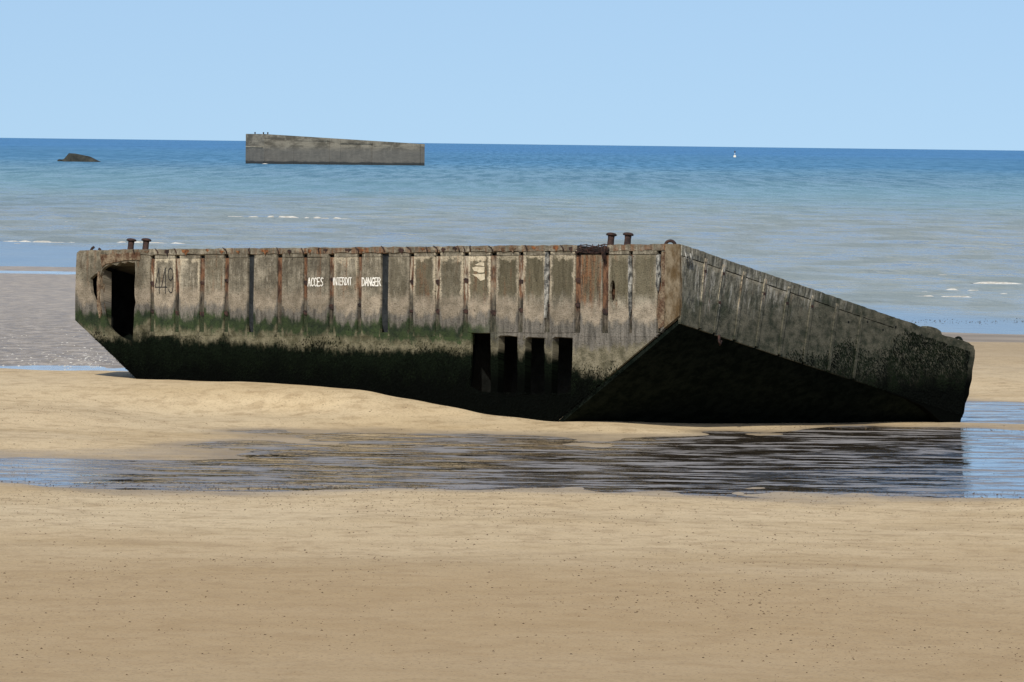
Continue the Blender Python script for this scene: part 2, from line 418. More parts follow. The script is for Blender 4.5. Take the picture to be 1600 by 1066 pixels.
CTRL = np.array([
    # foreground
    (-30, 40, .30), (0, 40, .28), (30, 40, .28), (-12, 55, .22), (0, 55, .20), (12, 55, .20), (-9, 66, .13), (0, 66, .11), (9, 66, .12),
    (-8, 73.5, .05), (0, 73, .045), (8, 73.5, .05), (-8, 76.6, .0), (0, 75.8, .0), (3, 76.6, .0), (6, 76.2, .0), (14, 76, .0),
    # front pool floor
    (-7, 79, -.042), (-5, 79, -.045), (-2, 79, -.045), (2, 80, -.022), (6, 80, -.035), (10, 82, -.05),
    (0, 84, -.025), (3, 86, -.020), (6, 87, -.030), (10, 90, -.05), (-2, 84, -.026),
    (-7.5, 82.3, .0), (-5, 83, .004), (-4.0, 86, -.008), (-3.5, 90, -.012), (-5, 87, .022), (-7, 86, .08), (-2, 89, -.02), (0, 89, -.02),
    (-4.8, 93, .05), (-7.5, 92, .20), (-3.5, 93.3, .06), (-.8, 92.6, .06), (.4, 92, .045), (-2, 91, .0), (-.5, 90.3, -.008), (.5, 90.9, -.008), (1.6, 90.5, -.014), (1, 91.0, -.012), (3, 91.5, -.014), (5, 92.4, -.022), (6.5, 93.3, -.022), (2.6, 89, -.02),
    # bank along the pontoon
    (-6.1, 98.7, .41), (-5.1, 97.8, .43), (-4.1, 96.8, .46), (-3.2, 96.1, .46), (-2.4, 95.3, .44), (-1.6, 94.5, .33), (-1, 94, .23),
    (0, 93.1, .13), (1, 92.2, .12), (1.7, 91.6, .11), (2.4, 91.7, .022), (4, 93.2, .016), (6.6, 94.6, .018), (8.5, 94.9, .015), (11, 94.7, .015),
    (-8, 99, .39), (-10, 97, .34), (-13, 96, .32), (-9, 102.2, .40), (-13, 103, .40), (-7, 101.5, .40), (-5, 101.5, .40),
    (-8, 106, .08), (-12, 107, .08), (-5, 106, .1), (-8, 110, -.11), (-13, 111, -.11), (-9.5, 115, -.10), (-6, 113, -.10), (-18, 115, -.1),
    # mudflats
    (-9, 121, -.03), (-14, 121, -.03), (-9, 135, -.02), (-14, 135, -.02), (-10, 150, -.04), (-15, 150, -.035), (-12, 164, -.05), (-16, 164, -.05),
    (-13, 176, -.068), (-17.5, 176, -.068), (-13, 187, -.045), (-18, 187, -.045), (-15, 203, -.085), (-19, 203, -.085), (-15, 216, -.2), (-20, 216, -.2), (-2, 125, -.05), (-4, 150, -.08),
    # pool and bank beyond the other end
    (8, 98, -.08), (11, 98, -.08), (9, 102, -.04), (12, 102, -.04), (9.5, 104.5, .03), (13, 104.5, .03), (10, 114, .12), (14, 114, .12),
    (10.7, 124, .20), (15, 124, .20), (11, 128, .19), (15, 128, .19), (12, 136, -.12), (17, 136, -.14), (3, 105, .0), (3, 120, .05), (5, 135, -.05),
    (14, 160, -.6), (0, 190, -.6), (-14, 240, -.5), (-20, 240, -.5), (0, 240, -1.2), (20, 240, -2.0), (20, 180, -1.0),
], float)

def ground_base(x, y):
    """inverse-distance blend of surveyed heights; depth is weighed less than breadth"""
    sh = x.shape
    x = x.ravel(); y = y.ravel()
    out = np.empty_like(x)
    for i in range(0, len(x), 40000):
        xs = x[i:i + 40000, None]; ys = y[i:i + 40000, None]
        d2 = ((xs - CTRL[:, 0]) / 1.25) ** 2 + ((ys - CTRL[:, 1]) / 1.7) ** 2 + 0.28
        w = d2 ** -1.9
        out[i:i + 40000] = (w * CTRL[:, 2]).sum(1) / w.sum(1)
    return out.reshape(sh)

def ground_z(x, y):
    z = ground_base(x, y)
    inner = np.clip(1 - np.maximum(np.abs(x) - 28, 0) / 20, 0, 1)
    # the upper beach behind the viewer, the sea bed beyond
    z = np.where(y < 46, z + (46 - y) * 0.012, z)
    s = shore_s(x, y)
    z = z - np.clip(s - 20, 0, 400) * 0.012
    n = 0.021 * fbm(x * 0.35, y * 0.22, 4, 3) + 0.012 * fbm(x * 1.6, y * 0.9, 3, 9)
    n = n + 0.035 * fbm(x * 0.5, y * 0.45, 4, 31) * np.clip((y - 106) / 10, 0, 1)
    m = np.clip((y - 107) / 4, 0, 1) * np.clip((150 - y) / 25, 0, 1)
    n = n + m * 0.045 * fbm(x * 1.7, y * 0.55, 4, 77)
    return z + n * np.where(y > 40, 1, 0.6)

def axis(parts):
    return np.unique(np.concatenate([np.arange(a, b, st) for a, b, st in parts]).round(4))
gx = axis([(-1200, -200, 100), (-200, -40, 16), (-40, -22, 1.0), (-22, 20, 0.09), (20, 40, 1.0), (40, 200, 16), (200, 1201, 100)])
gy = axis([(-200, 0, 25), (0, 40, 4), (40, 46, 0.5), (46, 120, 0.16), (120, 220, 0.5), (220, 300, 4), (300, 500, 40)])
GX, GY = np.meshgrid(gx, gy)
GZ = ground_z(GX, GY)
grid_mesh('beach', gx, gy, GZ, M_SAND)
# the sea bed carries the ground on to the horizon
link_mesh('seabed', [(-60000, 480, -8), (60000, 480, -8), (60000, 80000, -60), (-60000, 80000, -60)], [(0, 1, 2, 3)], M_SAND, kind='structure')

def flat(name, pts, z, mat):
    return link_mesh(name, [(x, y, z) for x, y in pts], [tuple(range(len(pts)))], mat, kind='structure')
flat('tide_pool', [(-16, 74.5), (30, 74.5), (30, 108), (4.5, 108), (4.5, 95), (-1, 94.2), (-5, 95), (-16, 86)], 0.0, M_POOL)
flat('mudflat_water', [(-45, 107.5), (-4, 107.5), (2, 150), (-6, 200), (-45, 200)], -0.078, M_FILM)

# ------------------------------------------------------------------ sea
SEA_Z = -0.15
def geo(a, b, r):
    v = [a]
    while v[-1] < b: v.append(v[-1] * r)
    return np.array(v)
sy = np.concatenate([np.arange(124, 520, 0.9), geo(520, 1500, 1.004), geo(1510, 80000, 1.06)])
t = np.concatenate([np.linspace(-6, -1.0, 12)[:-1], np.linspace(-1.0, 1.0, 260), np.linspace(1.0, 6, 12)[1:]])
SXX = t[None, :] * (sy[:, None] * 0.105 + 6)
SYY = np.repeat(sy[:, None], len(t), 1)
s = shore_s(SXX, SYY)
calm = np.interp(SXX, [-16, 13], [6, 34])
ramp = np.clip((s - calm) / 60, 0, 1) ** 0.7
phase = SYY + 3.5 * fbm(SXX * 0.06, SYY * 0.03, 3, 5) * 6
sw = (np.sin(phase * 2 * np.pi / 11.0) * (0.45 + 1.1 * (fbm(SXX * 0.09, SYY * 0.05, 3, 8) + .5)) * 0.055
      + 0.16 * fbm(SXX * 0.30, SYY * 0.42, 4, 21))
fade = np.clip(1 - (SYY - 900) / 900, 0, 1)
SZ = SEA_Z + sw * ramp * fade + 0.006 * fbm(SXX * .8, SYY * .8, 2, 4) * fade
grid_mesh('sea', SXX, SYY, SZ, M_SEA)

def breaker(x, y, length, h, seed):
    """a low spilling wave: a ridge lying along the shore with a broken white face"""
    n = max(10, int(length / 0.12))
    prof = [(-0.75, 0.0), (-0.45, 0.30), (-0.22, 0.78), (0.0, 1.0), (0.25, 0.85), (0.7, 0.4), (1.3, 0.0)]
    V = []; F = []
    for i in range(n + 1):
        q = i / n
        e = min(1, 4 * q * (1 - q) * 1.3) ** .7 * min(1.2, max(0.0, 2.3 * float(vnoise(q * length * 3.4, seed, 3)) - .2))
        xx = x + (q - 0.5) * length
        yy = y + 0.5 * float(vnoise(q * length * 0.5, seed * 3.1, 5)) - 0.10 * (q - .5) * length
        for dy, dz in prof:
            V.append((xx, yy + dy * (0.6 + 0.8 * h), SEA_Z - 0.06 + (h * .22 + 0.05) * dz * e + 0.02 * float(vnoise(xx * 5, dy * 9 + seed, 2))))
    m = len(prof)
    for i in range(n):
        for j in range(m - 1):
            a = i * m + j
            F.append((a, a + m, a + m + 1, a + 1))
    o = link_mesh('breaking_wave', V, F, M_FOAM, smooth=True, kind='structure')
    o.data.materials.append(M_SEA)
    for p in o.data.polygons:
        if p.index % (m - 1) >= 3: p.material_index = 1
    return o
for i, (x, y, L, h) in enumerate([
        (-12.6, 352, 7.0, .36), (-15.8, 353, 1.5, .16), (-19.2, 349, 2.2, .22), (-20.8, 348, 1.2, .14), (-23.5, 322, .9, .12), (-21.2, 338, 1.0, .12),
        (-15.8, 262, 2.3, .13), (-18.8, 276, 1.6, .06), (-20.5, 262, 2.0, .07), (-22.0, 255, 2.4, .06),
        (12.6, 238, .55, .14), (9.9, 213, .75, .12), (12.2, 197, .8, .12), (14.3, 193, .7, .12), (15.0, 187.5, 2.6, .12), (16.6, 189, 2.0, .10),
        (12.7, 188.5, 1.6, .09), (13.5, 184, 1.8, .07), (17.0, 183.5, 1.6, .08), (15.2, 215, 1.0, .08), (10.8, 224, .9, .07), (16.4, 204, 1.1, .09)]):
    breaker(x, y, L * (1.0 if L > 4 else 1.7), h * (.55 if x > 9 else 1), i + 1)

# ------------------------------------------------------------------ the pontoon's own frame
HR = (Matrix.Rotation(-0.7422, 4, 'Z') @ Matrix.Rotation(-0.028, 4, 'Y') @ Matrix.Rotation(-0.2254, 4, 'X'))
HT = Vector((2.505, 90.8978, 2.8356))
BASE = Vector((-1.0, 95.0, 0.3))
def hull(x, y, z):
    """x along the long side (0 = near corner), y inboard, z up from the deck"""
    return HR @ Vector((x, y, z)) + HT - BASE
def front(x, z, dep=0.0): return hull(x, -0.2 * z + dep, z)
def endp(y, z, dep=0.0):
    k = max(0.0, 1 - y / 1.0)
    return hull(dep, y - 0.2 * z * k, z)

P = thing('concrete_pontoon', 'long stained concrete pontoon numbered 449, grounded and tilted on the sand', 'pontoon', BASE)

def plate(name, frame, outline, holes=(), depth=0.06, off=0.0, mat=M_WALL, parent=P, uoff=0.0, jitter=0.0, color=None, bevel=0.0, sub=None):
    """a slab cut to an outline with holes, in the front or the end frame; `depth` runs inboard"""
    loops = [list(outline)] + [list(h) for h in holes]
    if sub:
        nl = []
        for L in loops:
            q = []
            for i, p0 in enumerate(L):
                p1 = L[(i + 1) % len(L)]
                n = max(1, int(math.dist(p0, p1) / sub))
                for j in range(n):
                    f = j / n
                    q.append((p0[0] + (p1[0] - p0[0]) * f, p0[1] + (p1[1] - p0[1]) * f))
            nl.append(q)
        loops = nl
    if jitter:
        loops = [[(a + random.uniform(-jitter, jitter), b + random.uniform(-jitter, jitter)) for a, b in L] for L in loops]
    flatp = [p for L in loops for p in L]
    tri = tessellate_polygon([[Vector((a, b, 0)) for a, b in L] for L in loops])
    n = len(flatp)
    us = [p[0] for p in flatp]; vs = [p[1] for p in flatp]
    u0, u1, v0, v1 = min(us), max(us), min(vs), max(vs)
    sgn = 1 if frame is front else -1
    V = []; U = []; Q = []; F = []
    cx, cz = (u0 + u1) / 2, (v0 + v1) / 2
    def ins(a, b, m):
        return (a + (m if a < cx else -m), b + (m if b < cz else -m)) if bevel else (a, b)
    for a, b in flatp:
        aa, bb = ins(a, b, bevel)
        V.append(frame(aa, bb, sgn * off)); U.append((a + uoff, b)); Q.append(((a - u0) / (u1 - u0 + 1e-9), (b - v0) / (v1 - v0 + 1e-9)))
    for a, b in flatp:
        V.append(frame(a, b, sgn * (off + depth))); U.append((a + uoff, b)); Q.append(((a - u0) / (u1 - u0 + 1e-9), (b - v0) / (v1 - v0 + 1e-9)))
    F += [tuple(x) for x in tri]
    F += [tuple(i + n for i in reversed(x)) for x in tri]
    st = 0
    for L in loops:
        m = len(L)
        for i in range(m):
            a, b = st + i, st + (i + 1) % m
            F.append((a, b, b + n, a + n))
        st += m
    o = link_mesh(name, V, F, mat, parent, U, Q, color=color)
    import bmesh
    bm = bmesh.new(); bm.from_mesh(o.data); bmesh.ops.recalc_face_normals(bm, faces=bm.faces); bm.to_mesh(o.data); bm.free()
    return o

def tube(name, path, r, mat, parent, seg=6, closed=False):
    V = []; F = []
    n = len(path)
    for i, p in enumerate(path):
        p = Vector(p)
        a = Vector(path[(i - 1) % n] if (closed or i > 0) else path[i]); b = Vector(path[(i + 1) % n] if (closed or i < n - 1) else path[i])
        d = (b - a).normalized()
        s = d.cross(Vector((0.31, 0.2, 0.93))).normalized(); t2 = d.cross(s)
        rr = r[i] if isinstance(r, (list, tuple)) else r
        for j in range(seg):
            an = 2 * math.pi * j / seg
            V.append(p + s * math.cos(an) * rr + t2 * math.sin(an) * rr)
    for i in range(n if closed else n - 1):
        for j in range(seg):
            a = i * seg + j; b = i * seg + (j + 1) % seg
            c = ((i + 1) % n) * seg + (j + 1) % seg; d = ((i + 1) % n) * seg + j
            F.append((a, b, c, d))
    if not closed:
        F.append(tuple(range(seg - 1, -1, -1))); F.append(tuple((n - 1) * seg + j for j in range(seg)))
    return link_mesh(name, V, F, mat, parent, smooth=True)

def rect(x0, x1, z0, z1): return [(x0, z0), (x1, z0), (x1, z1), (x0, z1)]

# --- where the joints stand along the side
RIBS = [-11.334, -10.756, -10.182, -9.627, -9.076, -8.43, -7.86, -7.28, -6.664, -6.122, -5.543, -4.982, -4.385, -3.807, -3.233, -2.678, -2.061, -1.502, -.986, -.423]
DARK_JOINTS = {-9.076: .14, -6.122: .165}  # two wider near-black joints, set deeper than the rest
RW = {x: DARK_JOINTS.get(x, random.uniform(.100, .135)) for x in RIBS}
RW[-2.678] = .10; RW[-.986] = .075; RW[-.423] = .085
#          rust pale olive for the panel to the right of each joint
TONE = {-11.334: (.08, .8, .0), -10.756: (.15, .75, .0), -10.182: (.25, .1, .35), -9.627: (.1, .1, .0), -9.076: (.05, .0, .0), -8.43: (.05, .1, .1), -7.86: (.2, .1, .0),
        -7.28: (.3, .5, .1), -6.664: (.1, .1, .05), -6.122: (.15, .15, .45), -5.543: (.3, .95, .85), -4.982: (.25, 1, .6), -4.385: (.3, 1, .95), -3.807: (.15, .55, 1),
        -3.233: (.2, .8, 1), -2.678: (.2, .9, 1), -2.061: (.62, .1, .9), -1.502: (.15, .2, 1), -.986: (.1, .1, .9)}
RAKE_R, RAKE_L = 1.58, 1.553
PB = -1.305

# left bay with the doorway, running down the raked end
door = [(-12.55, -.42), (-12.50, -.31), (-12.42, -.26), (-12.30, -.225), (-12.18, -.245), (-12.08, -.20), (-11.98, -.225), (-11.9, -.185), (-11.80, -.21), (-11.735, -.20), (-11.725, -.38), (-11.745, -.55),
        (-11.735, -.72), (-11.71, -.84), (-11.735, -.95), (-11.755, -1.15), (-11.765, -1.38), (-11.775, -1.57), (-11.83, -1.53), (-11.88, -1.44), (-12.0, -1.40), (-12.12, -1.36), (-12.25, -1.29), (-12.36, -1.20), (-12.45, -1.06), (-12.52, -.85), (-12.545, -.6)]
hole = [(-12.62, -.365), (-12.72, -.41), (-12.785, -.46), (-12.785, -.56), (-12.755, -.68), (-12.70, -.80), (-12.63, -.85), (-12.612, -.74), (-12.612, -.55)]
zr = -1.12 - (13.14 - 11.38) / RAKE_L
plate('doorway_wall', front, [(-13.06, .0), (-13.125, -.045), (-13.135, -.5), (-13.145, -.9), (-13.14, -1.12), (-11.38, zr), (-11.38, .0)], [door, hole], 0.06, 0.0, uoff=0,
      jitter=.007, sub=.16, color=(.30, .25, .3, .85))
plate('door_post', front, [(-12.60, -.36), (-12.555, -.34), (-12.545, -.8), (-12.50, -1.02), (-12.54, -1.1), (-12.60, -.95), (-12.607, -.6)], (), .12, -.025, M_JAMB, jitter=.008, sub=.07)
plate('door_reveal', front, [(-12.565, -.30), (-12.545, -.30), (-12.54, -1.16), (-12.56, -1.12)], (), .20, .05, M_WALL, color=(0, 0, 0, 1))
plate('lintel_crust', front, [(-12.55, -.08), (-11.60, -.05), (-11.62, -.17), (-11.9, -.17), (-12.1, -.19), (-12.4, -.23), (-12.50, -.28)], (), .05, -.022, M_JAMB, jitter=.012, sub=.06)

# panels, heads and joints
edges = RIBS
OPEN = [(-4.25, -3.86, -1.27), (-3.70, -3.30, -1.345), (-3.12, -2.735, -1.365), (-2.575, -2.15, -1.365)]
for i, x in enumerate(RIBS):
    w = RW[x]
    nx = RIBS[i + 1] if i + 1 < len(RIBS) else -.30
    nw = RW.get(nx, 0)
    x0, x1 = x + w / 2, nx - nw / 2
    tone = TONE.get(x, (.1, .1, .5))
    ol = [(x0, -.150), (x0, PB - .05 - .03 * random.random()), (x1, PB - .05 - .03 * random.random()), (x1, -.150)]
    if -4.5 < x < -2.4: ol = [(x0, -.150), (x0, PB - .004), (x1, PB - .004), (x1, -.150)]
    if i == len(RIBS) - 1: ol = [(x0, -.150), (x0, -1.29), (x1, -1.215), (x1, -.150)]
    holes = []
    if abs(x + 1.502) < .01:
        holes = [[(-1.355, -.52), (-1.40, -.58), (-1.418, -.70), (-1.40, -.80), (-1.345, -.86), (-1.305, -.78), (-1.295, -.68), (-1.303, -.58), (-1.325, -.535)]]
    plate('wall_panel', front, ol, holes, .05, -.001 - .0035 * random.random(), color=(*tone, random.uniform(.78, 1.12)), bevel=0, jitter=.005, sub=.22)
    if abs(x + 2.061) > .01:
        hd = plate('panel_head', front, rect(x0 + .004, x1 - .004, -.146, -.090), (), .05, random.uniform(-.012, .004), color=(tone[0] * .8, tone[1] * .9, tone[2] * .4, 1), jitter=.004)
    # joint
    zb = PB - .10 - .12 * random.random()
    if x in (-3.807, -3.233, -2.678): zb = PB
    if x == -.423: zb = -1.29
    if x in DARK_JOINTS:
        plate('dark_joint', front, [(x - w / 2, -.10), (x - w / 2, -1.0), (x - w / 2 + .02, -1.20), (x, PB - .05), (x + w / 2, PB - .05), (x + w / 2, -.13), (x + w / 2 - .05, -.10)], (), .12, .035, M_DARK_JOINT, jitter=.004, sub=.2)
    else:
        rw = w / 2 - .002
        path = [(x - rw, -.145), (x - rw, -.5), (x - rw, -.9), (x - rw, zb), (x + rw, zb), (x + rw, -.9), (x + rw, -.5), (x + rw, -.145)]
        g = 1.0 if x < -4.3 else .3
        plate('joint_pier', front, path, (), .14, random.uniform(.016, .03) if not -4 < x < -2.4 else .012, M_RIB, color=(random.uniform(.35, .95), tone[1] * .7, g, 1))
        # one or two small dark plates in place of knocked-out pockets
        for zz in (-.50 + random.uniform(-.03, .03), -.93 + random.uniform(-.08, .08)):
            if random.random() < .8:
                hh = random.uniform(.022, .07)
                plate('dark_plate', front, [(x - rw, zz), (x - rw * .2, zz + .02), (x + rw, zz + .008), (x + rw * .7, zz - hh), (x - rw * .4, zz - hh * .8)], (), .03, random.uniform(-.004, .008), M_REBAR)
# flaking strips standing proud
plate('loose_strip', front, [(-2.725, -.11), (-2.655, -.10), (-2.65, -.55), (-2.66, -.85), (-2.70, -1.08), (-2.735, -1.1), (-2.725, -.8), (-2.735, -.4)], (), .03, -.022, M_FLAKE, jitter=.006, sub=.12)
plate('loose_strip', front, [(-1.02, -.18), (-.965, -.17), (-.955, -.5), (-.965, -.95), (-1.0, -1.08), (-1.015, -.7)], (), .03, -.028, M_FLAKE, jitter=.006, sub=.12)
plate('loose_strip', front, [(-.455, -.17), (-.40, -.15), (-.39, -.5), (-.425, -.70), (-.465, -.60)], (), .03, -.03, M_FLAKE, jitter=.006, sub=.1)
plate('rust_streaked_pier', front, [(-.37, -.12), (-.30, -.12), (-.30, -.7), (-.27, -1.0), (-.30, -1.20), (-.42, -1.24), (-.46, -1.0), (-.42, -.75), (-.36, -.6)], (), .03, -.012, M_JAMB, jitter=.008, sub=.1)
plate('corner_post', front, [(-.30, .0), (-.015, .0), (-.004, -.5), (-.004, -1.05), (-.30, -1.235)], (), .06, -.012, M_POST, jitter=.004, sub=.15)

# coping along the deck edge, broken where the bars show
def coping(x0, x1):
    n = max(3, int((x1 - x0) / .11))
    top = []; bot = []
    for i in range(n + 1):
        x = x0 + (x1 - x0) * i / n
        top.append((x, .0 + random.uniform(-.010, .007)))
        bot.append((x, -.088 + random.uniform(-.012, .010)))
    plate('coping', front, top + bot[::-1], (), .16, -.018 + random.uniform(-.004, .004), color=(random.uniform(.12, .62), random.uniform(.1, .5), random.uniform(0, .3), 1))
cuts = [-12.34, -11.30, -9.66, -7.88, -6.14, -4.98, -3.80, -3.22, -2.065]
for a, b in zip(cuts[:-1], cuts[1:]): coping(a + .003, b - .003)
coping(-1.46, -.30)
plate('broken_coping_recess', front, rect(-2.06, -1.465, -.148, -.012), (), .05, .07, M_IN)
for j in range(7):
    z0 = -.012 - j * .018
    path = [front(-2.09 + q * .67 + random.uniform(-.01, .01), z0 + .012 * math.sin(q * 9 + j) + random.uniform(-.006, .006), .0 - .03 * random.random()) for q in [i / 7 for i in range(8)]]
    tube('exposed_rebar', path, .0085, M_REBAR, P, 5)
for j in range(5):
    x = -1.98 + j * .12
    tube('exposed_rebar', [front(x, .005, -.03), front(x + .02, -.06, -.05), front(x + .03, -.13, -.03)], .007, M_REBAR, P, 5)
for j in range(4):
    tube('exposed_rebar', [front(-1.56 + .03 * j, -.02, -.03), front(-1.53 + .02 * j, -.10, -.06), front(-1.55 + .03 * j, -.17 - .04 * j, -.03), front(-1.52, -.25, -.01)], .007, M_REBAR, P, 5)
# bent bar ends along the coping
for x in [-11.75, -11.2, -10.77, -9.62, -9.1, -8.45, -7.9, -7.55, -6.68, -6.12, -5.55, -5.2, -4.98, -4.52, -4.40, -4.28, -3.82, -3.1, -2.35]:
    a = random.uniform(-.05, .05); q = random.uniform(-.02, .0)
    tube('bar_end', [front(x - .03 + a, .012 + q, -.03), front(x, -.02 + q, -.035), front(x + .012, -.055 + q, -.03), front(x + .01, -.085 + q, -.018)], [.006, .010, .012, .006], M_REBAR, P, 5)

for x in (-11.45, -10.98, -10.55, -10.05, -9.72, -9.35, -8.75, -8.2, -7.75, -7.4, -6.9, -6.62, -5.75, -5.3, -4.85, -4.6, -4.1, -3.6, -3.4, -2.95, -2.5, -2.2):
    w = random.uniform(.06, .17); h = random.uniform(.04, .085); z0 = random.uniform(-.035, -.01)
    plate('rust_patch', front, [(x - w / 2, z0 - .01), (x - w * .2, z0), (x + w * .4, z0 - .008), (x + w / 2, z0 - h * .5), (x + w * .22, z0 - h * .75), (x + w * .08, z0 - h * 1.2), (x - w * .1, z0 - h * .7), (x - w * .4, z0 - h * .6)], (), .01, -.0265, random.choice([M_JAMB, M_REBAR, M_RUSTY]), jitter=.008, sub=.05)
# lower wall, weed-grown, with the broken-out opening and its hanging piers
lw = [(-11.38, PB - .004), (-4.26, PB - .004), (-4.25, -1.6), (-4.27, -1.95), (-4.30, -2.10), (-4.1, -2.19), (-3.7, -2.22), (-3.4, -2.26), (-2.9, -2.23), (-2.5, -2.25), (-2.25, -2.20), (-2.19, -2.10), (-2.18, -2.0), (-2.16, -1.8), (-2.15, PB - .06)]
zend = -3.0
lw += [(-2.10, PB - .004), (-1.05 * 0 - (1.309 - 1.05) * RAKE_R, PB - .004), (-(3.0 - 1.05) * RAKE_R, zend), (-13.14 + RAKE_L * (3.0 - 1.12), zend), (-11.38, zr)]
plate('lower_wall', front, lw, (), .035, .001, color=(0, 0, 0, 1), jitter=.003, sub=.25)
for x, zb in ((-3.775, -1.70), (-3.215, -1.77), (-2.655, -1.645)):
    plate('hanging_pier', front, [(x - .088, PB + .01), (x - .078, zb - .15), (x - .07, -2.22), (x, -2.24), (x + .07, -2.22), (x + .074, zb - .1), (x + .088, PB + .01)], (), .14, .010, color=(0, 0, 0, .72), jitter=.006, sub=.09)
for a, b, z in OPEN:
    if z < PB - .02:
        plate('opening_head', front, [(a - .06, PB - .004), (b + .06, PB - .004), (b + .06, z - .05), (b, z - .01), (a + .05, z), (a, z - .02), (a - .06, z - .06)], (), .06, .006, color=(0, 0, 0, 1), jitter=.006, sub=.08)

# deck, raked undersides, back and inner faces
W = 7.286
def sheet(name, pts, mat, thick=.1):
    V = [Vector(p) for p in pts]
    nrm = (V[1] - V[0]).cross(V[2] - V[0]).normalized()
    n = len(V)
    VV = V + [v - nrm * thick for v in V]
    F = [tuple(range(n)), tuple(range(2 * n - 1, n - 1, -1))] + [(i, i + n, (i + 1) % n + n, (i + 1) % n) for i in range(n)]
    uv = [(i % n, 0) for i in range(2 * n)]
    return link_mesh(name, VV, F, mat, P, uv, uv, color=(0, 0, .2, 1))
sheet('deck', [hull(-13.10, .17, -.012), hull(-.02, .17, -.012), hull(-.02, W - .02, -.012), hull(-13.10, W - .02, -.012)], M_WALL, .12)
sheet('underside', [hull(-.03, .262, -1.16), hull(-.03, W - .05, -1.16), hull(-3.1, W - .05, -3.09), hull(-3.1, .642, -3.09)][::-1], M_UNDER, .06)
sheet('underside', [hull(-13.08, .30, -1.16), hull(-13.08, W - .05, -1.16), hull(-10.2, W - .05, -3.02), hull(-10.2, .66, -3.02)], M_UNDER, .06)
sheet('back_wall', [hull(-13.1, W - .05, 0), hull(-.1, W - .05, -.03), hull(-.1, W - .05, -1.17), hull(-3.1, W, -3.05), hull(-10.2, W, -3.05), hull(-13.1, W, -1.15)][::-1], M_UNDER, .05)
sheet('end_wall', [hull(-13.13, .07, -.02), hull(-13.13, W - .06, -.02), hull(-13.13, W - .06, -1.13), hull(-13.13, .3, -1.13)][::-1], M_END, .05)
sheet('dark_inner_sheet', [hull(-13.06, .10, -.14), hull(-13.06, 1.75, -.14), hull(-13.06, 1.75, -1.2), hull(-13.06, .34, -1.12)], M_IN, .02)  # added dark liner, hides the sunlit end wall behind the doorway
sheet('dark_inner_sheet', [hull(-11.2, .75, -.14), hull(-11.2, W - .1, -.14), hull(-11.2, W - .1, -2.9), hull(-11.2, .75, -2.9)], M_IN, .05)  # inner sheets added to keep the hull dark behind its openings
sheet('dark_inner_sheet', [hull(-4.6, .75, -.14), hull(-4.6, W - .1, -.14), hull(-4.6, W - .1, -2.95), hull(-4.6, .75, -2.95)], M_IN, .05)
sheet('dark_inner_sheet', [hull(-13.0, 1.7, -.14), hull(-.2, 1.7, -.14), hull(-2.9, 1.7, -2.95), hull(-10.6, 1.7, -2.95)], M_IN, .05)

# --- the tapering end
ER = [.60, 1.04, 1.52, 2.03, 2.59, 3.18, 3.78, 4.40]
E0 = .03
prev = E0
EB = -1.165
for i, y in enumerate(ER + [None]):
    y1 = (y - .032) if y else 5.2
    plate('end_panel', endp, [(prev, -.165), (prev, EB), (y1, EB), (y1, -.165)], (), .05, random.uniform(-.004, .004), M_END, uoff=20, color=(.15, .3, .2, 1), bevel=.005)
    if y:
        plate('end_pier', endp, [(y - .03, -.09), (y - .032, -.5), (y - .028, EB + .03), (y + .028, EB + .03), (y + .03, -.5), (y + .028, -.09)], (), .06, -.014, M_END, uoff=20, color=(.3, .9, 0, 1), jitter=.006, sub=.14)
        for zz in (-.27, -.62):
            if random.random() < .75 and i < 6:
                zz += random.uniform(-.1, .1)
                plate('dark_plate', endp, [(y - .03, zz), (y + .02, zz + .012), (y + .032, zz - .03), (y - .02, zz - .035)], (), .03, -.02, M_REBAR, uoff=20)
        prev = y + .032
top = []; bot = []
n = 60
for i in range(n + 1):
    y = .02 + 5.18 * i / n
    top.append((y, random.uniform(-.006, .006))); bot.append((y, -.158 + random.uniform(-.006, .006)))
cp = top + bot[::-1]
plate('end_coping', endp, cp, (), .2, -.006, M_END, uoff=20, color=(.1, .2, .1, 1))
far = [(5.203, .0), (5.6, .004), (6.0, .0), (6.03, .045), (6.12, .055), (6.25, .05), (6.36, .035), (6.40, -.012), (6.8, -.004), (7.10, .0), (7.22, -.03), (7.285, -.09), (7.30, -.2), (7.285, -.4), (7.29, -.55), (7.265, -.7), (7.27, -.8), (7.22, -.95),
       (7.21, -1.1), (7.16, -1.2), (7.15, -1.33), (7.17, -1.5), (6.9, -1.48), (6.6, -1.33), (6.2, -1.22), (5.8, -1.18), (5.203, EB)]
plate('weedy_end_wall', endp, far, (), .12, 0, M_END, uoff=20, color=(0, 0, 0, 1), jitter=.008, sub=.09)
# tie holes near the end's top, their inner shade painted as dark plates
for y, z in [(4.55, -.20), (4.95, -.24), (5.25, -.13), (5.55, -.17), (5.9, -.12), (4.1, -.3)]:
    plate('tie_hole_dark', endp, [(y - .02, z), (y + .015, z + .012), (y + .022, z - .02), (y - .01, z - .035)], (), .02, -.005, M_IN, uoff=20)
# hook of bent bars under the corner
for j, y in enumerate((.07, .13, .19)):
    tube('bent_bar', [endp(y, -.10, .03), endp(y + .004, -.19, .055), endp(y + .02, -.25, .045), endp(y + .045, -.23, .03)], .011, M_FLAKE, P, 6)
tube('hanging_shackle', [endp(1.13, -1.15, .02), endp(1.12, -1.24, .04), endp(1.15, -1.29, .04), endp(1.18, -1.23, .03)], .02, M_REBAR, P, 6)

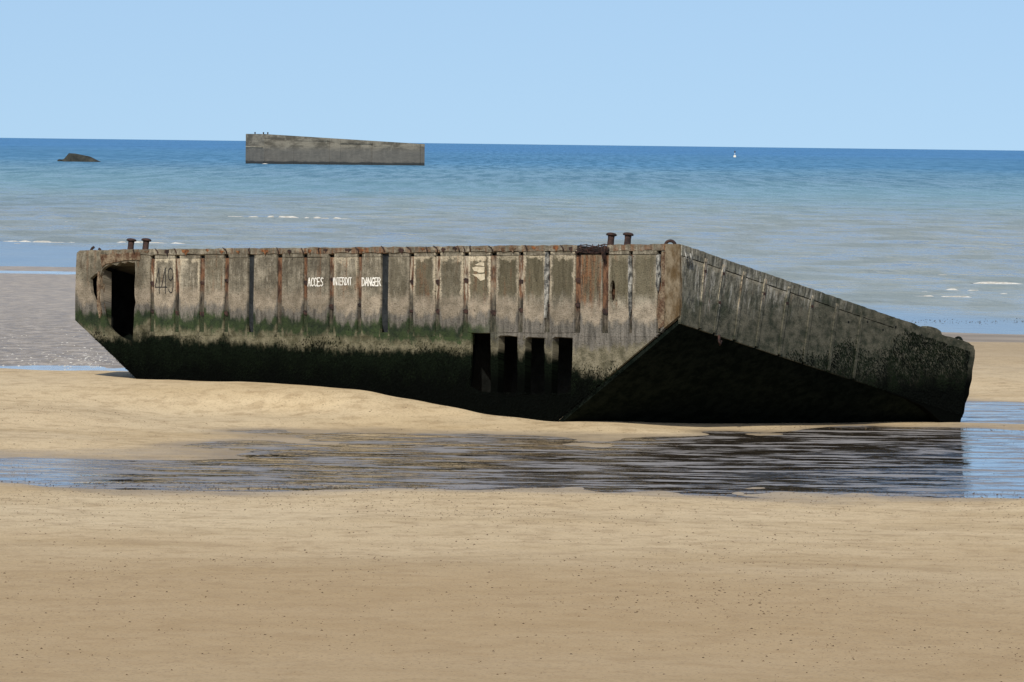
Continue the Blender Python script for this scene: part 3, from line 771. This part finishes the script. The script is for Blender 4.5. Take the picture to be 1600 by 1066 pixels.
# --- deck fittings
def lathe(name, base, prof, mat, parent, seg=14, tilt=None):
    V = []; F = []
    ax = (HR @ Vector((0, 0, 1))).normalized() if tilt is None else tilt
    sx = ax.cross(Vector((0, 1, 0))).normalized(); ty = ax.cross(sx)
    for r, z in prof:
        for j in range(seg):
            an = 2 * math.pi * j / seg
            V.append(Vector(base) + ax * z + (sx * math.cos(an) + ty * math.sin(an)) * r)
    m = len(prof)
    for i in range(m - 1):
        for j in range(seg):
            F.append((i * seg + j, i * seg + (j + 1) % seg, (i + 1) * seg + (j + 1) % seg, (i + 1) * seg + j))
    F.append(tuple(range((m - 1) * seg, m * seg))); F.append(tuple(range(seg - 1, -1, -1)))
    o = link_mesh(name, V, F, mat, parent)
    o.data.polygons.foreach_set('use_smooth', [p.vertices.__len__() == 4 for p in o.data.polygons])
    return o
up = (HR @ Vector((0.03, -.1, 1))).normalized()
for x in (-12.165, -11.815, -1.675, -1.335):
    b = hull(x, .30, .0)
    st = lathe('bollard', b, [(.075, -.03), (.075, .01), (.054, .015), (.049, .15), (.053, .205)], M_RUST, P, tilt=up)
    lathe('bollard_cap', b, [(.053, .203), (.080, .208), (.084, .226), (.064, .245), (.03, .252)], M_RUST, st, tilt=up)
def ring(name, c, r, tr, d, a0=0, a1=180, parent=P, mat=M_RUST):
    d = Vector(d).normalized(); upv = Vector((0, 0, 1))
    path = []
    for i in range(13):
        an = math.radians(a0 + (a1 - a0) * i / 12)
        path.append(Vector(c) + d * math.cos(an) * r + upv * (math.sin(an) * r * 1.15))
    return tube(name, path, tr, mat, parent, 8)
ring('lifting_ring', hull(-.31, .12, .0) + Vector((0, 0, -.02)), .085, .024, (1, -.25, 0), -10, 190)
ring('lifting_ring', hull(-.08, 6.93, -.01) + Vector((0, 0, -.01)), .06, .022, (1, -.4, 0), -10, 190, mat=M_UNDER)
cc = hull(-12.78, .10, .0) + Vector((0, 0, -.02))
ring('broken_ring', cc, .08, .022, (1, -.3, 0), 105, 190)
ring('broken_ring', cc + Vector((.03, 0, -.01)), .07, .020, (1, -.3, 0), -10, 70)

# --- writing on the side: strokes drawn as thin flat paint
GLY = {'A': [[(0, 0), (.5, 1), (1, 0)], [(.2, .38), (.8, .38)]], 'C': [[(1, .85), (.7, 1), (.25, .9), (.05, .5), (.25, .1), (.7, 0), (1, .15)]],
       'E': [[(1, 1), (0, 1), (0, 0), (1, 0)], [(0, .52), (.8, .52)]], 'S': [[(1, .9), (.5, 1), (.08, .8), (.25, .57), (.75, .45), (.95, .2), (.5, 0), (0, .1)]],
       'I': [[(.5, 0), (.5, 1)]], 'N': [[(0, 0), (0, 1), (1, 0), (1, 1)]], 'T': [[(0, 1), (1, 1)], [(.5, 1), (.5, 0)]],
       'R': [[(0, 0), (0, 1), (.7, 1), (.95, .78), (.7, .52), (0, .5)], [(.5, .5), (1, 0)]], 'D': [[(0, 0), (0, 1), (.6, .95), (1, .6), (1, .4), (.6, .05), (0, 0)]],
       'G': [[(1, .85), (.7, 1), (.25, .9), (.03, .5), (.25, .1), (.7, 0), (1, .15), (1, .45), (.6, .45)]],
       '4': [[(.72, -.12), (.72, 1), (0, .16), (1, .16)]], '9': [[(.95, .72), (.8, .93), (.5, 1), (.2, .93), (.05, .72), (.2, .52), (.5, .45), (.8, .52), (.95, .72), (.95, .2), (.75, -.06), (.4, -.1), (.1, .05)]]}
def write(text, name, x0, x1, z0, z1, sw, mat, label, wob=.02, gap=.22):
    V = []; F = []; U = []
    nL = len(text)
    adv = (x1 - x0) / (nL - gap)
    wl = [.35 if c == 'I' else 1 for c in text]
    tot = sum(wl); adv = (x1 - x0) / (tot + (nL - 1) * gap)
    x = x0
    for c, wq in zip(text, wl):
        cw = adv * wq
        dz = random.uniform(-wob, wob) * .4 * (z1 - z0); sl = random.uniform(-.04, .08) * (z1 - z0)
        for st in GLY[c]:
            pts = [(x + cw * p[0] + sl * p[1], z0 + dz + (z1 - z0) * p[1]) for p in st]
            for a, b in zip(pts[:-1], pts[1:]):
                dx, dy = b[0] - a[0], b[1] - a[1]; L = math.hypot(dx, dy) + 1e-9
                nx, ny = -dy / L * sw / 2, dx / L * sw / 2
                ex, ey = dx / L * sw * .35, dy / L * sw * .35
                k = len(V)
                for (qx, qy), sg in ((a, -1), (b, 1)):
                    for s2 in (1, -1):
                        q = (qx + ex * sg + nx * s2, qy + ey * sg + ny * s2)
                        V.append(front(q[0], q[1], -.0085 - .0004 * (len(F) % 7))); U.append(q)
                F.append((k, k + 1, k + 3, k + 2))
        x += cw + adv * gap
    o = link_mesh(name, V, F, mat, P, U, U)
    o['label'] = label
    return o
write('449', 'painted_number', -11.255, -10.83, -.66, -.30, .015, M_BLACK, 'thin black hand-painted number 449', gap=.12)
write('ACCES', 'painted_word', -7.79, -7.46, -.595, -.470, .017, M_WHITE, 'white painted word ACCES', gap=.30)
write('INTERDIT', 'painted_word', -7.235, -6.83, -.580, -.470, .015, M_WHITE, 'white painted word INTERDIT', gap=.26)
write('DANGER', 'painted_word', -6.60, -6.20, -.595, -.475, .019, M_WHITE, 'white painted word DANGER', gap=.22)
for pts in ([(-4.20, -.28), (-4.09, -.25), (-3.99, -.255), (-3.99, -.31), (-4.08, -.30)], [(-4.25, -.335), (-4.16, -.315), (-3.985, -.325), (-3.985, -.405), (-4.10, -.40), (-4.20, -.375)],
            [(-4.24, -.42), (-4.12, -.43), (-3.985, -.425), (-3.985, -.51), (-4.07, -.525), (-4.14, -.48)]):
    plate('pale_patch', front, pts, (), .004, -.0105, M_PATCH, jitter=.008, sub=.05)

# --- weed hanging on the lower hull
def weed(n, frame, rnd, size, name='seaweed'):
    V = []; F = []; U = []
    cnt = 0
    while cnt < n:
        a, b = rnd()
        p = frame(a, b, -.01 if frame is front else .01)
        zz = (p + BASE).z
        if zz < -.1: cnt += 1; continue
        lim = 1.02 + .22 * (float(vnoise(a * 3.1, b * 2, 5)) - .5) + .34 * (random.random() - .5)
        if frame is front and a > -3: lim -= .16
        if frame is endp: lim = 1.08 + .13 * max(0.0, a - 3.5) + .7 * (float(vnoise(a * 1.7, b * 1.5, 8)) - .5) + .2 * (random.random() - .5)
        cnt += 1
        if zz > lim: continue
        h = size * random.uniform(.6, 1.5); w = h * random.uniform(.25, .5)
        out = -random.uniform(.005, .018) if frame is front else random.uniform(.005, .018)
        sk = random.uniform(-.5, .5) * h
        k = len(V)
        V += [frame(a - w, b, 0), frame(a + w, b, 0), frame(a + w * .7 + sk, b - h * .7, out), frame(a - w * .5 + sk, b - h, out * .6)]
        F.append((k, k + 1, k + 2, k + 3))
    return link_mesh(name, V, F, M_WEED, P, kind='stuff')
def rf():
    while True:
        x = random.uniform(-12.9, -.6); z = random.uniform(-2.75, -1.3)
        if x < -13.1 + RAKE_L * (-1.15 - z) or x > -(-1.1 - z) * RAKE_R: continue
        if -4.25 < x < -2.17 and z > -2.20: continue
        if x < -11.68 and z > -1.13 - (x + 12.45) * .70: continue
        return x, z
weed(42000, front, rf, .018)
weed(22000, endp, lambda: (random.uniform(1.3, 7.15), random.uniform(-1.15, -.12)), 0.017)

# ------------------------------------------------------------------ the far caisson
def mat_far(name, c1, c2, dark, zmid):
    k = NT(name)
    P_ = k.pos(); z = k.xyz(P_)[2]
    co = k.n('ShaderNodeTexCoord').outputs['Object']
    n1 = k.noise(co, (.30, .30, .9), 6, .72); n2 = k.noise(co, (1.6, 1.6, .45), 4, .6, loc=(4, 4, 1))
    c = k.mix(k.smooth(n1, .40, .60), c1, c2)
    c = k.mix(k.smooth(n2, .55, .72, 0, .6), c, (.27, .24, .175))
    zz = k.math('ADD', z, k.math('MULTIPLY', k.math('SUBTRACT', n1, .5), .8))
    c = k.mix(k.smooth(zz, zmid + .8, zmid - .6, 0, .85), c, k.mix(n2, (.07, .066, .056), (.14, .13, .108)))
    c = k.mix(k.smooth(zz, .55, .2), c, dark)
    k.l(c, k.b.inputs['Base Color']); k.b.inputs['Roughness'].default_value = .9
    k.bump(n1, .6, .25)
    return k.m
M_FAR = mat_far('far_concrete', (.085, .073, .05), (.205, .178, .128), (.022, .025, .023), 2.85)
M_FARTOP = mat_simple('far_deck_edge', (.20, .17, .12), (.27, .24, .18), .4, .9, .2, 0)
M_ROCK = mat_simple('weedy_wreck', (.022, .024, .02), (.06, .058, .045), .8, .9, .2, .1)

KA = Vector((-51.8, 1167.4)); KB = Vector((-17.5, 1184.2))
KP = thing('sunken_caisson', 'long grey concrete breakwater caisson standing in the sea, its top sloping down', 'caisson', (-51.8, 1167.4, SEA_Z))
ku = (KB - KA).normalized(); kL = (KB - KA).length; kn = Vector((-ku.y, ku.x))
def kp(u, d, z): return Vector((ku.x * u + kn.x * d, ku.y * u + kn.y * d, z))
def ktop(u): return 5.75 - (max(0, u - 4.2)) / (kL - 4.2) * 1.55
def kblock(name, u0, u1, d0, d1, zb, zt0, zt1, mat, parent=KP):
    V = [kp(u0, d0, zb), kp(u1, d0, zb), kp(u1, d1, zb), kp(u0, d1, zb), kp(u0, d0, zt0), kp(u1, d0, zt1), kp(u1, d1, zt1), kp(u0, d1, zt0)]
    F = [(0, 1, 5, 4), (1, 2, 6, 5), (2, 3, 7, 6), (3, 0, 4, 7), (4, 5, 6, 7), (3, 2, 1, 0)]
    return link_mesh(name, V, F, mat, parent)
kblock('end_block', 4.0, 4.2, -.12, 8.6, -3, 5.75, 5.72, M_FAR)
secs = [4.22, 10.4, 17.9, 20.2, 27.0, kL - .9]
for a, b in zip(secs[:-1], secs[1:]):
    kblock('wall_section', a, b - .05, random.uniform(-.06, .06), 8.5, -3, ktop(a) - .2, ktop(b) - .2, M_FAR)
    kblock('parapet', a, b - .05, -.07, .5, ktop(a) * .5 + ktop(b) * .5 - .19 if False else ktop(b) - .6, ktop(a), ktop(b), M_FAR)
kblock('corner_pier', kL - .88, kL, -.10, 8.5, -3, ktop(kL) + .05, ktop(kL) + .02, M_FAR)
kblock('ledge', 3.9, 3.99, .2, 8.4, 3.15, 3.4, 3.4, M_FARTOP)
for u, dd in ((4.1, 4.4), (4.3, .8), (5.2, .8)): lathe('bollard', kp(u, dd, 5.7), [(.12, 0), (.11, .28), (.16, .32), (.16, .4)], M_RUST, KP, 8, Vector((0, 0, 1)))

# white water at its foot
for (u, h) in ((3.6, .12),):
    p = kp(u, -1.6, 0)
    V = []; F = []
    for i in range(9):
        an = i / 8
        V += [(KA.x + p.x + (an - .5) * 1.3, KA.y + p.y, SEA_Z), (KA.x + p.x + (an - .5) * 1.2, KA.y + p.y + .4, SEA_Z + h * math.sin(an * math.pi) * random.uniform(.6, 1.2)), (KA.x + p.x + (an - .5) * 1.3, KA.y + p.y + 1.0, SEA_Z)]
    for i in range(8):
        for j in range(2): F.append((i * 3 + j, i * 3 + 3 + j, i * 3 + 4 + j, i * 3 + 1 + j))
    link_mesh('breaking_wave', V, F, M_FOAM, kind='structure')

# ------------------------------------------------------------------ wreck fragment, rock, buoy
def prism(name, prof, y0, y1, mat, label, cat, loc, lean=.6):
    V = []; n = len(prof)
    for i, (x, z) in enumerate(prof): V.append((x, y0 - lean * z * 0, z))
    for i, (x, z) in enumerate(prof): V.append((x * .92 + .4, y1, z * .9))
    F = [tuple(range(n)), tuple(range(2 * n - 1, n - 1, -1))] + [(i, i + n, (i + 1) % n + n, (i + 1) % n) for i in range(n)]
    o = link_mesh(name, V, F, mat)
    o.location = loc; o['label'] = label; o['category'] = cat
    return o
prism('wreck_fragment', [(-3.6, -1.2), (-3.55, .45), (-3.25, .55), (-2.35, 1.62), (-1.2, 1.58), (.6, 1.25), (1.2, 1.1), (2.5, .45), (3.5, .02), (3.6, -1.2)], 0, 4, M_ROCK,
      'low dark angular slab of wreckage poking out of the blue sea', 'wreck', (-82.6, 1160, SEA_Z))
prism('rock', [(-.4, -.6), (-.35, .2), (-.1, .42), (.2, .35), (.42, .1), (.45, -.6)], 0, .8, M_ROCK, 'tiny dark rock tip in the sea beside the low wreckage slab', 'rock', (-87.9, 1175, SEA_Z))
BU = thing('buoy', 'small pale buoy with a dark topmark floating near the horizon', 'buoy', (92, 2538, SEA_Z))
M_BUOY = mat_simple('buoy_paint', (.62, .58, .45), (.78, .74, .62), 2, .6, .4, 0)
M_BDARK = mat_simple('buoy_topmark_paint', (.03, .035, .05), (.05, .055, .07), 2, .6, .4, 0)
Z = Vector((0, 0, 1))
lathe('float', (0, 0, 0), [(.4, -.4), (.6, .0), (.62, .4), (.55, .7), (.3, .85)], M_BUOY, BU, 14, Z)
lathe('mast', (0, 0, 0), [(.12, .84), (.08, 2.1)], M_BUOY, BU, 8, Z)
lathe('topmark', (0, 0, 0), [(.05, 2.0), (.30, 2.05), (.26, 2.6), (.04, 2.8)], M_BDARK, BU, 10, Z)

# ------------------------------------------------------------------ worm casts and pebbles on the sand
def specks(name, pts, sizes, mat, zoff=0.0):
    V = []; F = []
    x, y = pts[:, 0], pts[:, 1]
    z = np.where((y > 74) & (y < 95), np.maximum(ground_z(x, y), .002), ground_z(x, y)) + zoff
    for i in range(len(x)):
        s = sizes[i]; k = len(V); a0 = random.random() * 6.28
        for j in range(5):
            an = a0 + j * 1.2566; r = s * random.uniform(.7, 1.25)
            V.append((x[i] + math.cos(an) * r, y[i] + math.sin(an) * r, z[i] - .004))
        V.append((x[i] + random.uniform(-.3, .3) * s, y[i], z[i] + s * random.uniform(.2, .5)))
        for j in range(5): F.append((k + j, k + (j + 1) % 5, k + 5))
    return link_mesh(name, V, F, mat, kind='stuff')
def spread_casts(n):
    out = []
    got = 0
    while got < n:
        y = 46 + 49 * rng.random(20000) ** .8
        x = rng.uniform(-1, 1, 20000) * (y * .086 + 1)
        dens = .22 + .55 * vnoise(x * .5, y * .22, 4) ** 2
        dens = dens + np.where((y > 70) & (y < 78), np.where(x < 0, .38, .2), 0)
        dens = dens * np.where((x < -3) & (y > 80), .8, 1) * np.where(vnoise(x * 1.5, y * .8, 12) < .35, .3, 1)
        dens = dens * np.where((y > 76.5) & (y < 93) & (x > -6) & (ground_z(x, y) < .004), .15, 1)
        k = rng.random(20000) < dens
        out.append(np.stack([x[k], y[k]], 1)); got += int(k.sum())
    return np.concatenate(out)[:n]
pts = spread_casts(14000)
sz = np.minimum(np.exp(rng.normal(math.log(.0105), .38, len(pts))), .021)
inpool = (pts[:, 1] > 76) & (pts[:, 1] < 93) & (ground_z(pts[:, 0], pts[:, 1]) < .006)
sz = np.where(inpool, np.minimum(sz, .007), sz)
specks('worm_casts', pts, sz, M_CAST)
pp = np.array([(random.uniform(10, 18), 0) for _ in range(380)]); pp[:, 1] = 158 + rng.normal(0, 1.2, 380) + .4 * (pp[:, 0] - 13)
def flat_specks(name, pts, sizes, mat, z0):
    V = []; F = []
    for (x, y), s in zip(pts, sizes):
        k = len(V)
        for j in range(5):
            an = j * 1.2566; V.append((x + math.cos(an) * s * 1.4, y + math.sin(an) * s, z0 - .01))
        V.append((x, y, z0 + s * .8))
        for j in range(5): F.append((k + j, k + (j + 1) % 5, k + 5))
    return link_mesh(name, V, F, mat, kind='stuff')
flat_specks('pebbles', pp, np.exp(rng.normal(math.log(.009), .4, 380)), M_ROCK, SEA_Z + .005)

# flecks of foam, also standing in for water glints, beside the raked end
fk = np.stack([rng.normal(-8.1, .8, 190), 116.5 + np.abs(rng.normal(0, 4.2, 190))], 1)
fk2 = np.stack([rng.uniform(-13, -7, 120), rng.uniform(115, 138, 120)], 1)
fk = np.concatenate([fk, fk2])
fz = np.maximum(ground_z(fk[:, 0], fk[:, 1]), -0.078)
V = []; F = []
for (x, y), z0 in zip(fk, fz):
    s1 = random.uniform(.012, .06); s2 = random.uniform(.03, .10); k0 = len(V)
    for j in range(6):
        an = j * 1.0472; q = random.uniform(.6, 1.2)
        V.append((x + math.cos(an) * s1 * q, y + math.sin(an) * s2 * q, z0 - .006))
    V.append((x, y, z0 + .010))
    for j in range(6): F.append((k0 + j, k0 + (j + 1) % 6, k0 + 6))
link_mesh('sea_foam', V, F, M_FOAM, kind='stuff')
